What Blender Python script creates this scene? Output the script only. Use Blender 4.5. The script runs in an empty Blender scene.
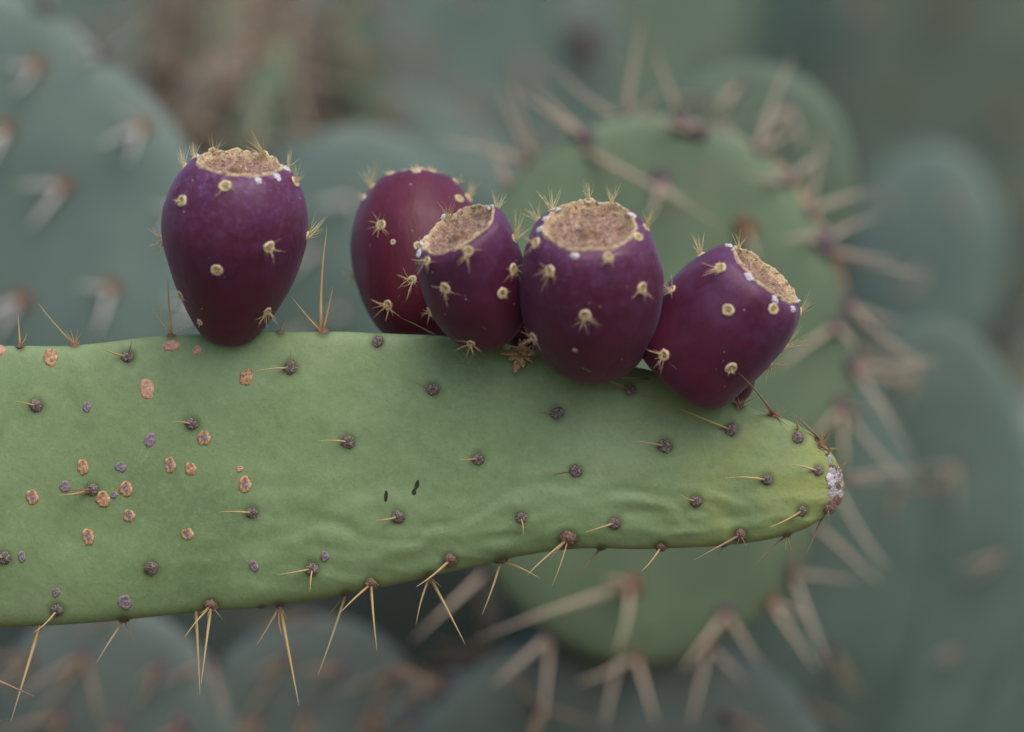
import bpy, math, random
import numpy as np
from mathutils import Vector, Matrix, noise
from mathutils.bvhtree import BVHTree

random.seed(7)
rng = random.Random(11)
R = math.radians
sc = bpy.context.scene
col = sc.collection

# ------------------------------------------------------------------ camera
K = 0.00035            # metres per photo pixel in the plane of sharp focus
D = 1.20               # camera to that plane
Z0 = 0.75              # height of the lens above the ground
cam_d = bpy.data.cameras.new('camera')
cam = bpy.data.objects.new('camera', cam_d)
col.objects.link(cam)
cam.location = (0, -D, Z0)
cam.rotation_euler = (R(90), 0, 0)
cam_d.sensor_width = 36.0
cam_d.lens = 36.0 * D / (1024 * K)
cam_d.clip_start = 0.02
cam_d.clip_end = 600
cam_d.dof.use_dof = True
cam_d.dof.focus_distance = D - 0.010
cam_d.dof.aperture_fstop = 3.0
cam_d.dof.aperture_blades = 9
sc.camera = cam

# ------------------------------------------------------------------ light
SUN_EL, SUN_AZ = 58, 150        # soft light from high up, behind the camera's right shoulder
world = bpy.data.worlds.new('World')
sc.world = world
world.use_nodes = True
wn = world.node_tree
sky = wn.nodes.new('ShaderNodeTexSky')
sky.sky_type = 'NISHITA'
sky.sun_disc = False
sky.sun_elevation = R(SUN_EL)
sky.sun_rotation = R(SUN_AZ)
sky.air_density = 1.0
sky.dust_density = 3.5
sky.ozone_density = 1.0
bg = wn.nodes['Background']
bg.inputs['Strength'].default_value = 0.13
wn.links.new(sky.outputs[0], bg.inputs[0])
sun_d = bpy.data.lights.new('sun', 'SUN')
sun_d.energy = 1.1
sun_d.angle = R(55)
sun_d.color = (1.0, 0.95, 0.88)
sun = bpy.data.objects.new('sun', sun_d)
col.objects.link(sun)
sun.location = (0.5, -2, 4)
az = R(SUN_AZ)
sdir = Vector((math.sin(az) * math.cos(R(SUN_EL)), math.cos(az) * math.cos(R(SUN_EL)), math.sin(R(SUN_EL))))
sun.rotation_euler = sdir.to_track_quat('Z', 'Y').to_euler()
sc.view_settings.view_transform = 'Standard'
sc.view_settings.look = 'None'
sc.view_settings.gamma = 1
sc.view_settings.exposure = 0.56

# ------------------------------------------------------------------ helpers
CAM = Vector((0, -D, Z0))


def P(px, py, y=0.0):
    """world point seen at photo pixel (px, py) that stands at depth y"""
    s = (D + y) / D
    return Vector(((px - 512) * K * s, y, Z0 + (366 - py) * K * s))


def to_px(v):
    s = (D + v[1]) / D
    return 512 + v[0] / (K * s), 366 - (v[2] - Z0) / (K * s)


def ray(px, py):
    return (P(px, py, 0) - CAM).normalized()


WM = {}    # world matrix of every object that parents something


def mesh(name, verts, faces, mats, smooth=True, midx=None):
    me = bpy.data.meshes.new(name)
    me.from_pydata([tuple(v) for v in verts], [], faces)
    if not isinstance(mats, (list, tuple)):
        mats = [mats]
    for m in mats:
        me.materials.append(m)
    if midx is not None:
        me.polygons.foreach_set('material_index', midx)
    if smooth:
        me.polygons.foreach_set('use_smooth', [True] * len(me.polygons))
    me.update()
    return me


def put(name, data, parent=None, M=Matrix()):
    """link one object; M is its world matrix"""
    o = bpy.data.objects.new(name, data)
    col.objects.link(o)
    if parent is not None:
        o.parent = parent
        o.matrix_basis = WM[parent] @ M if False else WM[parent].inverted() @ M
    else:
        o.matrix_basis = M
    WM[o] = M.copy()
    return o


def tag(o, label=None, cat=None, group=None, kind=None):
    if label: o['label'] = label
    if cat: o['category'] = cat
    if group: o['group'] = group
    if kind: o['kind'] = kind
    return o


def catmull(pts, n):
    pts = [np.array(p, float) for p in pts]
    q = [2 * pts[0] - pts[1]] + pts + [2 * pts[-1] - pts[-2]]
    out = []
    for i in range(1, len(q) - 2):
        for k in range(24):
            t = k / 24
            a, b, c, d = q[i - 1], q[i], q[i + 1], q[i + 2]
            out.append(0.5 * (2 * b + (c - a) * t + (2 * a - 5 * b + 4 * c - d) * t * t + (3 * b - a - 3 * c + d) * t ** 3))
    out.append(q[-2])
    out = np.array(out)
    seg = np.r_[0, np.cumsum(np.linalg.norm(np.diff(out, axis=0), axis=1))]
    u = np.linspace(0, seg[-1], n) if np.isscalar(n) else np.asarray(n) * seg[-1]
    return np.stack([np.interp(u, seg, out[:, k]) for k in range(out.shape[1])], 1)


def ringfaces(nr, nc, cap0=True, cap1=True):
    f = []
    for i in range(nr - 1):
        for j in range(nc):
            k = (j + 1) % nc
            f.append((i * nc + j, i * nc + k, (i + 1) * nc + k, (i + 1) * nc + j))
    if cap0: f.append(tuple(range(nc - 1, -1, -1)))
    if cap1: f.append(tuple((nr - 1) * nc + j for j in range(nc)))
    return f


def frame(p, n, spin=0.0, s=(1, 1, 1)):
    """matrix with local z along n at point p"""
    q = Vector(n).to_track_quat('Z', 'Y')
    return Matrix.Translation(p) @ q.to_matrix().to_4x4() @ Matrix.Rotation(spin, 4, 'Z') @ Matrix.Diagonal((s[0], s[1], s[2], 1))


# ------------------------------------------------------------------ materials
def mat(name):
    m = bpy.data.materials.new(name)
    m.use_nodes = True
    nt = m.node_tree
    return m, nt, nt.nodes['Principled BSDF']


def N(nt, typ, **kw):
    n = nt.nodes.new(typ)
    for k, v in kw.items():
        if k in n.inputs: n.inputs[k].default_value = v
        else: setattr(n, k, v)
    return n


def ramp(nt, src, stops):
    r = nt.nodes.new('ShaderNodeValToRGB')
    e = r.color_ramp.elements
    while len(e) > 1: e.remove(e[-1])
    e[0].position, e[0].color = stops[0][0], (*stops[0][1], 1)
    for p, c in stops[1:]:
        x = e.new(p); x.color = (*c, 1)
    nt.links.new(src, r.inputs[0])
    return r.outputs[0]


def mix(nt, fac, a, b, mode='MIX'):
    n = nt.nodes.new('ShaderNodeMix')
    n.data_type = 'RGBA'; n.blend_type = mode
    for sock, v in ((n.inputs['Factor'], fac), (n.inputs[6], a), (n.inputs[7], b)):
        if isinstance(v, (int, float)): sock.default_value = v
        elif isinstance(v, tuple): sock.default_value = (*v, 1)
        else: nt.links.new(v, sock)
    return n.outputs[2]


def grey(v): return (v, v, v)


def noise_out(nt, vec, scale, detail=3, rough=0.55, dist=0.0):
    n = N(nt, 'ShaderNodeTexNoise', Scale=scale, Detail=detail, Roughness=rough, Distortion=dist)
    if vec is not None: nt.links.new(vec, n.inputs['Vector'])
    return n.outputs['Fac']


def bump(nt, bsdf, h, strength, dist):
    b = N(nt, 'ShaderNodeBump', Strength=strength, Distance=dist)
    nt.links.new(h, b.inputs['Height'])
    nt.links.new(b.outputs[0], bsdf.inputs['Normal'])
    return b


def pad_material(name, c_dark, c_mid, c_pale, rough=0.5, hero=False):
    m, nt, b = mat(name)
    tc = N(nt, 'ShaderNodeTexCoord').outputs['Object']
    big = noise_out(nt, tc, 22, 4)
    c = ramp(nt, big, [(0.3, c_dark), (0.5, c_mid), (0.72, c_pale)])
    fine = noise_out(nt, tc, 420, 3, 0.7)
    c = mix(nt, ramp(nt, fine, [(0.42, grey(0)), (0.72, grey(0.5))]), c, c_pale)
    med = noise_out(nt, tc, 90, 5, 0.65, 0.4)
    c = mix(nt, ramp(nt, med, [(0.55, grey(0)), (0.75, grey(0.35))]), c, tuple(x * 1.25 + .01 for x in c_pale))
    if not hero:
        bl = noise_out(nt, tc, 17, 5, 0.7, 0.5)
        c = mix(nt, ramp(nt, bl, [(0.60, grey(0)), (0.74, grey(0.4))]), c, (0.17, 0.125, 0.085))
        b2 = noise_out(nt, tc, 8, 2)
        c = mix(nt, ramp(nt, b2, [(0.38, grey(0.45)), (0.55, grey(0))]), c, tuple(x * .72 for x in c_dark))
    if hero:
        # yellow-green skin in patches towards the tip, silvery waxy streaks
        yel = noise_out(nt, tc, 34, 3, 0.5, 0.6)
        sep = N(nt, 'ShaderNodeSeparateXYZ'); nt.links.new(tc, sep.inputs[0])
        g = N(nt, 'ShaderNodeMapRange'); nt.links.new(sep.outputs[0], g.inputs[0])
        g.inputs[1].default_value = 0.535; g.inputs[2].default_value = 0.605
        g.inputs[3].default_value = 0.0; g.inputs[4].default_value = 1.0
        mu = N(nt, 'ShaderNodeMath', operation='MULTIPLY')
        nt.links.new(ramp(nt, yel, [(0.38, grey(0.1)), (0.58, grey(0.9))]), mu.inputs[0])
        nt.links.new(g.outputs[0], mu.inputs[1])
        c = mix(nt, mu.outputs[0], c, (0.25, 0.28, 0.07))
        wax = noise_out(nt, tc, 170, 6, 0.75, 1.2)
        c = mix(nt, ramp(nt, wax, [(0.56, grey(0)), (0.70, grey(0.28))]), c, (0.30, 0.38, 0.24))
        vo = N(nt, 'ShaderNodeTexVoronoi', Scale=900)
        nt.links.new(tc, vo.inputs['Vector'])
        c = mix(nt, ramp(nt, vo.outputs['Distance'], [(0.08, grey(0.22)), (0.28, grey(0))]), c, (0.32, 0.40, 0.27))
        mot = noise_out(nt, tc, 60, 5, 0.7, 0.8)
        c = mix(nt, ramp(nt, mot, [(0.36, grey(0.3)), (0.50, grey(0))]), c, (0.115, 0.170, 0.066))
        spk = noise_out(nt, tc, 800, 3, 0.8)
        c = mix(nt, ramp(nt, spk, [(0.32, grey(0.35)), (0.44, grey(0))]), c, (0.085, 0.13, 0.058))
        at = N(nt, 'ShaderNodeAttribute', attribute_name='rim_tint')
        c = mix(nt, at.outputs['Fac'], c, (0.155, 0.175, 0.045))
        at2 = N(nt, 'ShaderNodeAttribute', attribute_name='ring_tint')
        c = mix(nt, at2.outputs['Fac'], c, (0.060, 0.075, 0.022))
    nt.links.new(c, b.inputs['Base Color'])
    b.inputs['Roughness'].default_value = rough
    b.inputs['Specular IOR Level'].default_value = 0.35
    h = mix(nt, 0.45, fine, med)
    bump(nt, b, h, 0.4 if hero else 0.35, 0.0008)
    return m


M_HERO = pad_material('waxy green pad skin', (0.128, 0.196, 0.080), (0.160, 0.238, 0.100), (0.200, 0.280, 0.132), 0.5, True)
M_BLUE = pad_material('blue green pad skin', (0.092, 0.142, 0.118), (0.114, 0.168, 0.140), (0.140, 0.195, 0.164), 0.55)
M_GREEN = pad_material('mid green pad skin', (0.092, 0.142, 0.082), (0.114, 0.170, 0.096), (0.146, 0.200, 0.118), 0.55)
M_DULL = pad_material('dull green pad skin', (0.076, 0.120, 0.078), (0.096, 0.146, 0.094), (0.122, 0.172, 0.114), 0.55)
M_TEAL = pad_material('dark teal pad skin', (0.066, 0.106, 0.084), (0.084, 0.130, 0.104), (0.108, 0.156, 0.126), 0.55)
M_GREY = pad_material('grey green pad skin', (0.110, 0.165, 0.150), (0.135, 0.195, 0.175), (0.170, 0.225, 0.200), 0.6)
M_OLIVE = pad_material('olive grey pad skin', (0.085, 0.115, 0.080), (0.115, 0.148, 0.105), (0.150, 0.180, 0.130), 0.6)
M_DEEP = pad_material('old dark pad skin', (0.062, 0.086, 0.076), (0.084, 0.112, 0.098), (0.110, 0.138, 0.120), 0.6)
M_DRY = pad_material('dried brown pad skin', (0.090, 0.084, 0.064), (0.140, 0.132, 0.104), (0.230, 0.210, 0.170), 0.8)


def simple(name, stops, scale, rough=0.7, bstr=0.5, bdist=0.0005, detail=4, spec=0.3):
    m, nt, b = mat(name)
    tc = N(nt, 'ShaderNodeTexCoord').outputs['Object']
    f = noise_out(nt, tc, scale, detail, 0.65)
    nt.links.new(ramp(nt, f, stops), b.inputs['Base Color'])
    b.inputs['Roughness'].default_value = rough
    b.inputs['Specular IOR Level'].default_value = spec
    if bstr: bump(nt, b, f, bstr, bdist)
    return m


def spine_material(name, base, mid, tip):
    m, nt, b = mat(name)
    tc = N(nt, 'ShaderNodeTexCoord').outputs['Object']
    sep = N(nt, 'ShaderNodeSeparateXYZ'); nt.links.new(tc, sep.inputs[0])
    c = ramp(nt, sep.outputs[2], [(0.0, base), (0.22, mid), (0.8, mid), (1.0, tip)])
    f = noise_out(nt, tc, 9, 3)
    c = mix(nt, ramp(nt, f, [(0.4, grey(0)), (0.7, grey(0.5))]), c, tuple(x * 0.55 for x in mid))
    nt.links.new(c, b.inputs['Base Color'])
    b.inputs['Roughness'].default_value = 0.45
    return m


M_SPINE = spine_material('straw yellow spine', (0.22, 0.095, 0.030), (0.50, 0.35, 0.15), (0.55, 0.42, 0.22))
M_SPINE_D = spine_material('brown old spine', (0.11, 0.055, 0.03), (0.25, 0.15, 0.085), (0.30, 0.2, 0.12))
M_SPINE_G = spine_material('grey tan spine', (0.20, 0.11, 0.07), (0.44, 0.35, 0.26), (0.38, 0.27, 0.18))
M_SPINE_W = spine_material('bleached white spine', (0.30, 0.22, 0.16), (0.52, 0.50, 0.46), (0.45, 0.40, 0.34))
M_SPINE_O = spine_material('orange brown spine', (0.15, 0.075, 0.04), (0.29, 0.19, 0.115), (0.31, 0.21, 0.13))
M_AREOLE = simple('dark areole felt', [(0.32, (0.055, 0.042, 0.036)), (0.5, (0.15, 0.12, 0.10)), (0.66, (0.34, 0.30, 0.28))], 3.2, 0.9, 0.9, 0.0008)
M_AREOLE_R = simple('rusty areole felt', [(0.3, (0.06, 0.032, 0.018)), (0.5, (0.14, 0.075, 0.042)), (0.7, (0.23, 0.14, 0.09))], 2.5, 0.9, 0.8, 0.001)
M_AREOLE_P = simple('purple grey areole felt', [(0.3, (0.045, 0.035, 0.05)), (0.5, (0.09, 0.07, 0.09)), (0.7, (0.18, 0.13, 0.13))], 2.5, 0.9, 0.8, 0.001)
M_AREOLE_B = simple('pinkish brown areole felt', [(0.3, (0.09, 0.05, 0.035)), (0.5, (0.20, 0.125, 0.09)), (0.7, (0.36, 0.25, 0.19))], 3.2, 0.9, 0.9, 0.0008)
M_WOOL = simple('white areole wool', [(0.3, (0.42, 0.40, 0.45)), (0.55, (0.66, 0.64, 0.66)), (0.75, (0.75, 0.73, 0.72))], 3.5, 0.95, 0.9, 0.0006)
M_WOOL_G = simple('grey areole wool', [(0.34, (0.20, 0.18, 0.19)), (0.5, (0.40, 0.38, 0.41)), (0.66, (0.62, 0.60, 0.61))], 2.6, 0.95, 0.9, 0.0006)
M_CREAM = simple('cream areole wool', [(0.3, (0.36, 0.26, 0.14)), (0.5, (0.62, 0.51, 0.32)), (0.7, (0.74, 0.68, 0.54))], 3.2, 0.95, 0.8, 0.0005)
M_PIT = simple('olive brown areole pit', [(0.35, (0.22, 0.15, 0.05)), (0.65, (0.48, 0.36, 0.14))], 5, 0.9, 0.6, 0.0004)
M_BRISTLE = spine_material('pale yellow bristle', (0.50, 0.36, 0.12), (0.66, 0.55, 0.25), (0.62, 0.52, 0.28))
M_BRISTLE_T = spine_material('tan bristle', (0.50, 0.33, 0.14), (0.64, 0.49, 0.24), (0.60, 0.46, 0.26))
M_CORK_O = simple('orange cork scar', [(0.36, (0.17, 0.10, 0.055)), (0.5, (0.42, 0.24, 0.125)), (0.62, (0.58, 0.41, 0.26))], 700, 0.9, 0.9, 0.0006)
M_CORK_P = simple('pink cork scar', [(0.32, (0.26, 0.13, 0.08)), (0.5, (0.50, 0.29, 0.20)), (0.7, (0.62, 0.45, 0.34))], 700, 0.9, 0.9, 0.0006)
M_CORK_G = simple('mauve grey cork', [(0.32, (0.12, 0.09, 0.10)), (0.5, (0.24, 0.19, 0.22)), (0.7, (0.42, 0.36, 0.38))], 1100, 0.9, 0.9, 0.0006)
M_CORK_E = simple('olive cork edge', [(0.35, (0.15, 0.12, 0.03)), (0.65, (0.27, 0.21, 0.07))], 900, 0.9, 0.5, 0.0005)
M_CORK_T = simple('tan corky rim', [(0.35, (0.15, 0.10, 0.065)), (0.5, (0.30, 0.20, 0.12)), (0.66, (0.38, 0.28, 0.18))], 160, 0.9, 0.6, 0.0006)
M_DRYP = simple('dried petal', [(0.3, (0.17, 0.09, 0.045)), (0.5, (0.38, 0.24, 0.12)), (0.7, (0.55, 0.40, 0.25))], 600, 0.85, 0.8, 0.0006)
M_BLACK = simple('black scab', [(0.4, (0.02, 0.02, 0.012)), (0.6, (0.05, 0.05, 0.025))], 900, 0.8, 0.8, 0.0005)

# fruit skin: dark wine red to purple, waxy bloom heaviest at the crown, fine pale dots
def fruit_material(name, c0, c1, bloom, amount):
    m, nt, b = mat(name)
    tc = N(nt, 'ShaderNodeTexCoord').outputs['Object']
    f = noise_out(nt, tc, 40, 4)
    c = ramp(nt, f, [(0.3, c0), (0.7, c1)])
    sep = N(nt, 'ShaderNodeSeparateXYZ'); nt.links.new(tc, sep.inputs[0])
    g = N(nt, 'ShaderNodeMapRange'); nt.links.new(sep.outputs[2], g.inputs[0])
    g.inputs[1].default_value = 0.018; g.inputs[2].default_value = 0.070
    g.inputs[3].default_value = 0.04; g.inputs[4].default_value = amount
    f2 = noise_out(nt, tc, 120, 6, 0.7, 0.8)
    mu = N(nt, 'ShaderNodeMath', operation='MULTIPLY')
    nt.links.new(ramp(nt, f2, [(0.36, grey(0.15)), (0.62, grey(1))]), mu.inputs[0])
    nt.links.new(g.outputs[0], mu.inputs[1])
    c = mix(nt, mu.outputs[0], c, bloom)
    fl = noise_out(nt, tc, 330, 5, 0.75, 1.0)
    mu3 = N(nt, 'ShaderNodeMath', operation='MULTIPLY')
    g2 = N(nt, 'ShaderNodeMath', operation='POWER'); nt.links.new(g.outputs[0], g2.inputs[0]); g2.inputs[1].default_value = 3.0
    nt.links.new(ramp(nt, fl, [(0.52, grey(0)), (0.66, grey(1))]), mu3.inputs[0]); nt.links.new(g2.outputs[0], mu3.inputs[1])
    c = mix(nt, mu3.outputs[0], c, (0.36, 0.27, 0.46))
    vo = N(nt, 'ShaderNodeTexVoronoi', Scale=250); nt.links.new(tc, vo.inputs['Vector'])
    dots = ramp(nt, vo.outputs['Distance'], [(0.045, grey(0.85)), (0.10, grey(0))])
    sel = ramp(nt, vo.outputs['Color'], [(0.62, grey(0)), (0.64, grey(1))])
    mu2 = N(nt, 'ShaderNodeMath', operation='MULTIPLY')
    nt.links.new(dots, mu2.inputs[0]); nt.links.new(sel, mu2.inputs[1])
    c = mix(nt, mu2.outputs[0], c, (0.50, 0.36, 0.38))
    nt.links.new(c, b.inputs['Base Color'])
    r = ramp(nt, f2, [(0.3, grey(0.40)), (0.7, grey(0.56))])
    nt.links.new(r, b.inputs['Roughness'])
    b.inputs['Specular IOR Level'].default_value = 0.32
    mp = N(nt, 'ShaderNodeMapping'); nt.links.new(tc, mp.inputs[0]); mp.inputs['Scale'].default_value = (1, 1, .35)
    fine = noise_out(nt, mp.outputs[0], 230, 5, 0.65, 0.5)
    bump(nt, b, fine, 0.45, 0.0007)
    b.inputs['Sheen Weight'].default_value = 0.10
    b.inputs['Sheen Roughness'].default_value = 0.45
    b.inputs['Sheen Tint'].default_value = (0.75, 0.7, 1.0, 1)
    return m


M_FRUIT = fruit_material('wine purple fruit skin', (0.054, 0.0040, 0.0135), (0.086, 0.0062, 0.021), (0.125, 0.042, 0.140), 0.72)
M_FRUIT_R = fruit_material('wine red fruit skin', (0.068, 0.0036, 0.0125), (0.100, 0.0056, 0.019), (0.115, 0.028, 0.085), 0.40)
M_FRUIT_B = fruit_material('dull purple fruit skin', (0.054, 0.0048, 0.017), (0.084, 0.0080, 0.028), (0.130, 0.052, 0.170), 0.75)

m, nt, b = mat('fibrous flower scar')
tc = N(nt, 'ShaderNodeTexCoord').outputs['Object']
sep = N(nt, 'ShaderNodeSeparateXYZ'); nt.links.new(tc, sep.inputs[0])
vl = N(nt, 'ShaderNodeVectorMath', operation='LENGTH')
cx = N(nt, 'ShaderNodeCombineXYZ')
nt.links.new(sep.outputs[0], cx.inputs[0]); nt.links.new(sep.outputs[1], cx.inputs[1])
nt.links.new(cx.outputs[0], vl.inputs[0])
rad = ramp(nt, vl.outputs['Value'], [(0.0, (0.30, 0.21, 0.10)), (0.16, (0.27, 0.18, 0.09)), (0.24, (0.24, 0.155, 0.11)), (0.55, (0.29, 0.195, 0.14)), (0.80, (0.26, 0.17, 0.105)), (0.88, (0.60, 0.47, 0.25)), (1.0, (0.60, 0.49, 0.31))])
f = noise_out(nt, tc, 9, 7, 0.85, 0.6)
f3 = noise_out(nt, tc, 3.5, 4, 0.7, 2.0)
rad = mix(nt, ramp(nt, f3, [(0.42, grey(0)), (0.62, grey(0.6))]), rad, (0.28, 0.125, 0.09))
c = mix(nt, ramp(nt, f, [(0.41, grey(0.9)), (0.485, grey(0))]), rad, (0.085, 0.045, 0.035))
c = mix(nt, ramp(nt, f, [(0.53, grey(0)), (0.62, grey(0.75))]), c, (0.56, 0.47, 0.38))
nt.links.new(c, b.inputs['Base Color'])
b.inputs['Roughness'].default_value = 0.9
bump(nt, b, f, 0.7, 0.0007)
M_SCAR = m

m, nt, b = mat('stony desert soil')
tc = N(nt, 'ShaderNodeTexCoord').outputs['Object']
f = noise_out(nt, tc, 6, 8, 0.7)
c = ramp(nt, f, [(0.3, (0.10, 0.080, 0.062)), (0.5, (0.19, 0.155, 0.12)), (0.7, (0.28, 0.235, 0.19))])
vo = N(nt, 'ShaderNodeTexVoronoi', Scale=38); nt.links.new(tc, vo.inputs['Vector'])
c = mix(nt, 0.35, c, vo.outputs['Color'], 'SOFT_LIGHT')
nt.links.new(c, b.inputs['Base Color'])
b.inputs['Roughness'].default_value = 0.95
bump(nt, b, vo.outputs['Distance'], 0.8, 0.02)
M_SOIL = m

# ------------------------------------------------------------------ ground
xs = np.concatenate([-np.geomspace(3, 250, 18)[::-1], np.linspace(-2.8, 2.8, 57), np.geomspace(3, 250, 18)])
ys = np.concatenate([-np.geomspace(3, 250, 18)[::-1], np.linspace(-2.8, 4.4, 73), np.geomspace(4.6, 250, 18)])
gv = []
for y in ys:
    for x in xs:
        h = 0.035 * noise.noise(Vector((x * 1.3, y * 1.3, 0))) + 0.015 * noise.noise(Vector((x * 5, y * 5, 3)))
        gv.append((x, y, h * min(1, 6 / (1 + abs(x) + abs(y)))))
nx = len(xs)
gf = [(j * nx + i, j * nx + i + 1, (j + 1) * nx + i + 1, (j + 1) * nx + i) for j in range(len(ys) - 1) for i in range(nx - 1)]
tag(put('ground', mesh('ground', gv, gf, M_SOIL)), kind='structure')

# ------------------------------------------------------------------ shared small meshes
def spine_mesh(name, m, curve=0.05, sides=7, ang=0.0):
    v = []; segs = 7
    for i in range(segs + 1):
        t = i / segs
        r = (1 - t) ** 0.8 * 0.93 + 0.07
        cx_ = curve * math.sin(math.pi * t) * math.cos(ang) * 20
        cy_ = curve * math.sin(math.pi * t) * math.sin(ang) * 20
        for j in range(sides):
            a = 2 * math.pi * j / sides
            v.append((cx_ + r * math.cos(a), cy_ + r * math.sin(a), t))
    return mesh(name, v, ringfaces(segs + 1, sides), m)


# x and y are scaled by the spine's radius, z by its length: the bow is about one to two radii
def spine_set(nm, m): return [spine_mesh('spine', m, c_, 7, a_) for c_, a_ in ((0.0, 0), (0.05, 0.5), (0.07, 2.4), (0.04, 4.3))]
SP = {k: spine_set(k, m_) for k, m_ in dict(y=M_SPINE, d=M_SPINE_D, g=M_SPINE_G, w=M_SPINE_W, o=M_SPINE_O).items()}


def spine(parent, a, b_, r, kind='y'):
    a = Vector(a); b_ = Vector(b_)
    d = b_ - a
    return put('spine', rng.choice(SP[kind]), parent, frame(a, d, rng.uniform(0, 6.28), (r, r, d.length)))


def areole_mesh(name, m, seed, flat=0.55, rough=0.24):
    """felted cushion, radius 1, lumpy"""
    v = []; nr, nc = 10, 20
    for i in range(nr):
        t = i / (nr - 1)
        rr = math.cos(t * math.pi / 2) * 0.98 + 0.02
        z = math.sin(t * math.pi / 2) * flat - 0.22
        for j in range(nc):
            a = 2 * math.pi * j / nc
            n_ = 1 + rough * noise.noise(Vector((math.cos(a) * 2.2, math.sin(a) * 2.2, seed * 3.7 + t * 3)))
            n_ += rough * 0.9 * noise.noise(Vector((math.cos(a) * 5, math.sin(a) * 5, seed * 1.7 + t * 6)))
            n_ += rough * 0.6 * noise.noise(Vector((math.cos(a) * 11, math.sin(a) * 11, seed * 4.7 + t * 12)))
            v.append((rr * math.cos(a) * n_, rr * math.sin(a) * n_, z * n_))
    return mesh(name, v, ringfaces(nr, nc), m)


AR = {k: [areole_mesh('areole', m_, s, .55, .4 if k in 'wg' else .26) for s in range(6)] for k, m_ in dict(d=M_AREOLE, r=M_AREOLE_R, p=M_AREOLE_P, b=M_AREOLE_B, w=M_WOOL, g=M_WOOL_G).items()}


def cup_mesh(seed):
    """fruit areole: woolly ring round an olive pit"""
    prof = [(1.0, -0.15), (1.05, 0.12), (0.93, 0.36), (0.74, 0.44), (0.55, 0.33), (0.42, 0.14), (0.22, 0.10), (0.03, 0.16)]
    v = []; nc = 22
    for i, (r, z) in enumerate(prof):
        for j in range(nc):
            a = 2 * math.pi * j / nc
            n_ = 1 + 0.20 * noise.noise(Vector((math.cos(a) * 1.8, math.sin(a) * 1.8, seed * 5.1 + i * .4)))
            n_ += 0.14 * noise.noise(Vector((math.cos(a) * 6, math.sin(a) * 6, seed * 7 + i * .8)))
            n2 = 1 + 0.8 * noise.noise(Vector((math.cos(a) * 4.5, math.sin(a) * 4.5, seed * 2.1 + i)))
            v.append((r * n_ * math.cos(a), r * n_ * math.sin(a), z * n2))
    f_ = ringfaces(len(prof), nc, False, True)
    mi = [0 if k < 4 * nc else 1 for k in range(len(f_))]
    return mesh('areole', v, f_, [M_CREAM, M_PIT], True, mi)


CUP = [cup_mesh(s) for s in range(6)]


def tuft_mesh(seed, m, n, spread, lo, hi):
    """bristles of one areole; unit = 1 mm"""
    r_ = random.Random(seed)
    v = []; f_ = []
    for k in range(n):
        a = r_.uniform(0, 6.283)
        tilt = spread * math.sqrt(r_.random())
        d = Vector((math.sin(tilt) * math.cos(a), math.sin(tilt) * math.sin(a), math.cos(tilt)))
        L = r_.uniform(lo, hi)
        o = Vector((r_.uniform(-.5, .5), r_.uniform(-.5, .5), 0.0))
        q = d.to_track_quat('Z', 'Y')
        w = r_.uniform(0.06, 0.11)
        bow = q @ Vector((r_.uniform(-.25, .25), r_.uniform(-.25, .25), 0))
        base = len(v)
        for t, ww in ((0, 1), (0.5, 0.75), (1, 0.12)):
            for j in range(4):
                c_ = q @ Vector((math.cos(j * 1.571) * w * ww, math.sin(j * 1.571) * w * ww, L * t))
                v.append(o + c_ + bow * (4 * t * (1 - t)))
        for i in range(2):
            for j in range(4):
                k2 = (j + 1) % 4
                f_.append((base + i * 4 + j, base + i * 4 + k2, base + i * 4 + 4 + k2, base + i * 4 + 4 + j))
    return mesh('bristle_tuft', v, f_, m)


TUFT = {'up': [tuft_mesh(s, M_BRISTLE, 14, 0.7, 2.6, 6.6) for s in range(5)],
        'flat': [tuft_mesh(20 + s, M_BRISTLE_T, 15, 1.4, 2.0, 5.2) for s in range(6)],
        'short': [tuft_mesh(40 + s, M_BRISTLE, 7, 1.1, 1.0, 2.4) for s in range(4)]}


class Surf:
    """surface lookup in world space"""
    def __init__(self, verts, faces):
        self.t = BVHTree.FromPolygons([Vector(v) for v in verts], faces)

    def at(self, px, py, depth):
        h = self.t.ray_cast(CAM, ray(px, py))
        if h[0] is None:
            h = self.t.find_nearest(P(px, py, depth))
        p, n = h[0], h[1]
        return p, n


# ------------------------------------------------------------------ background pads
def pad_geometry(base, up, face, Wd, L, T, k=0.2, nr=44, nc=40, seed=0.0, cup=0.0, lump=0.012):
    """lens-shaped joint: base point, length direction, front normal; returns world verts, faces"""
    up = up.normalized()
    face = (face - up * face.dot(up)).normalized()
    side = up.cross(face) * -1
    v = []
    for i in range(nr):
        ph = 0.10 + (math.pi - 0.13) * i / (nr - 1)
        s = (1 - math.cos(ph)) / 2
        w = Wd * math.sin(ph) * (1 - k * math.cos(ph))
        w *= 1 + 2.2 * lump * noise.noise(Vector((s * 4, seed, 1)))
        th = T * (math.sin(ph) ** 0.55) * (1.15 - 0.3 * s)
        for j in range(nc):
            a = 2 * math.pi * j / nc
            x = w * math.cos(a); y = th * math.copysign(abs(math.sin(a)) ** 0.8, math.sin(a))
            p = base + up * (s * L) + side * x + face * y
            p += face * (cup * ((x / Wd) ** 2 + (2 * s - 1) ** 2))
            p += face * (lump * L * noise.noise(p * 9 + Vector((seed, 0, 0))))
            p += side * (lump * 1.2 * L * noise.noise(Vector((s * 5 + seed, 2 if x > 0 else 5, 0))))
            v.append(p)
    return v, ringfaces(nr, nc)


def new_plant(name, root, label, cat='cactus', group=None):
    e = put(name, None, None, Matrix.Translation(root))
    e.empty_display_size = 0.05
    return tag(e, label, cat, group)


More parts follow.
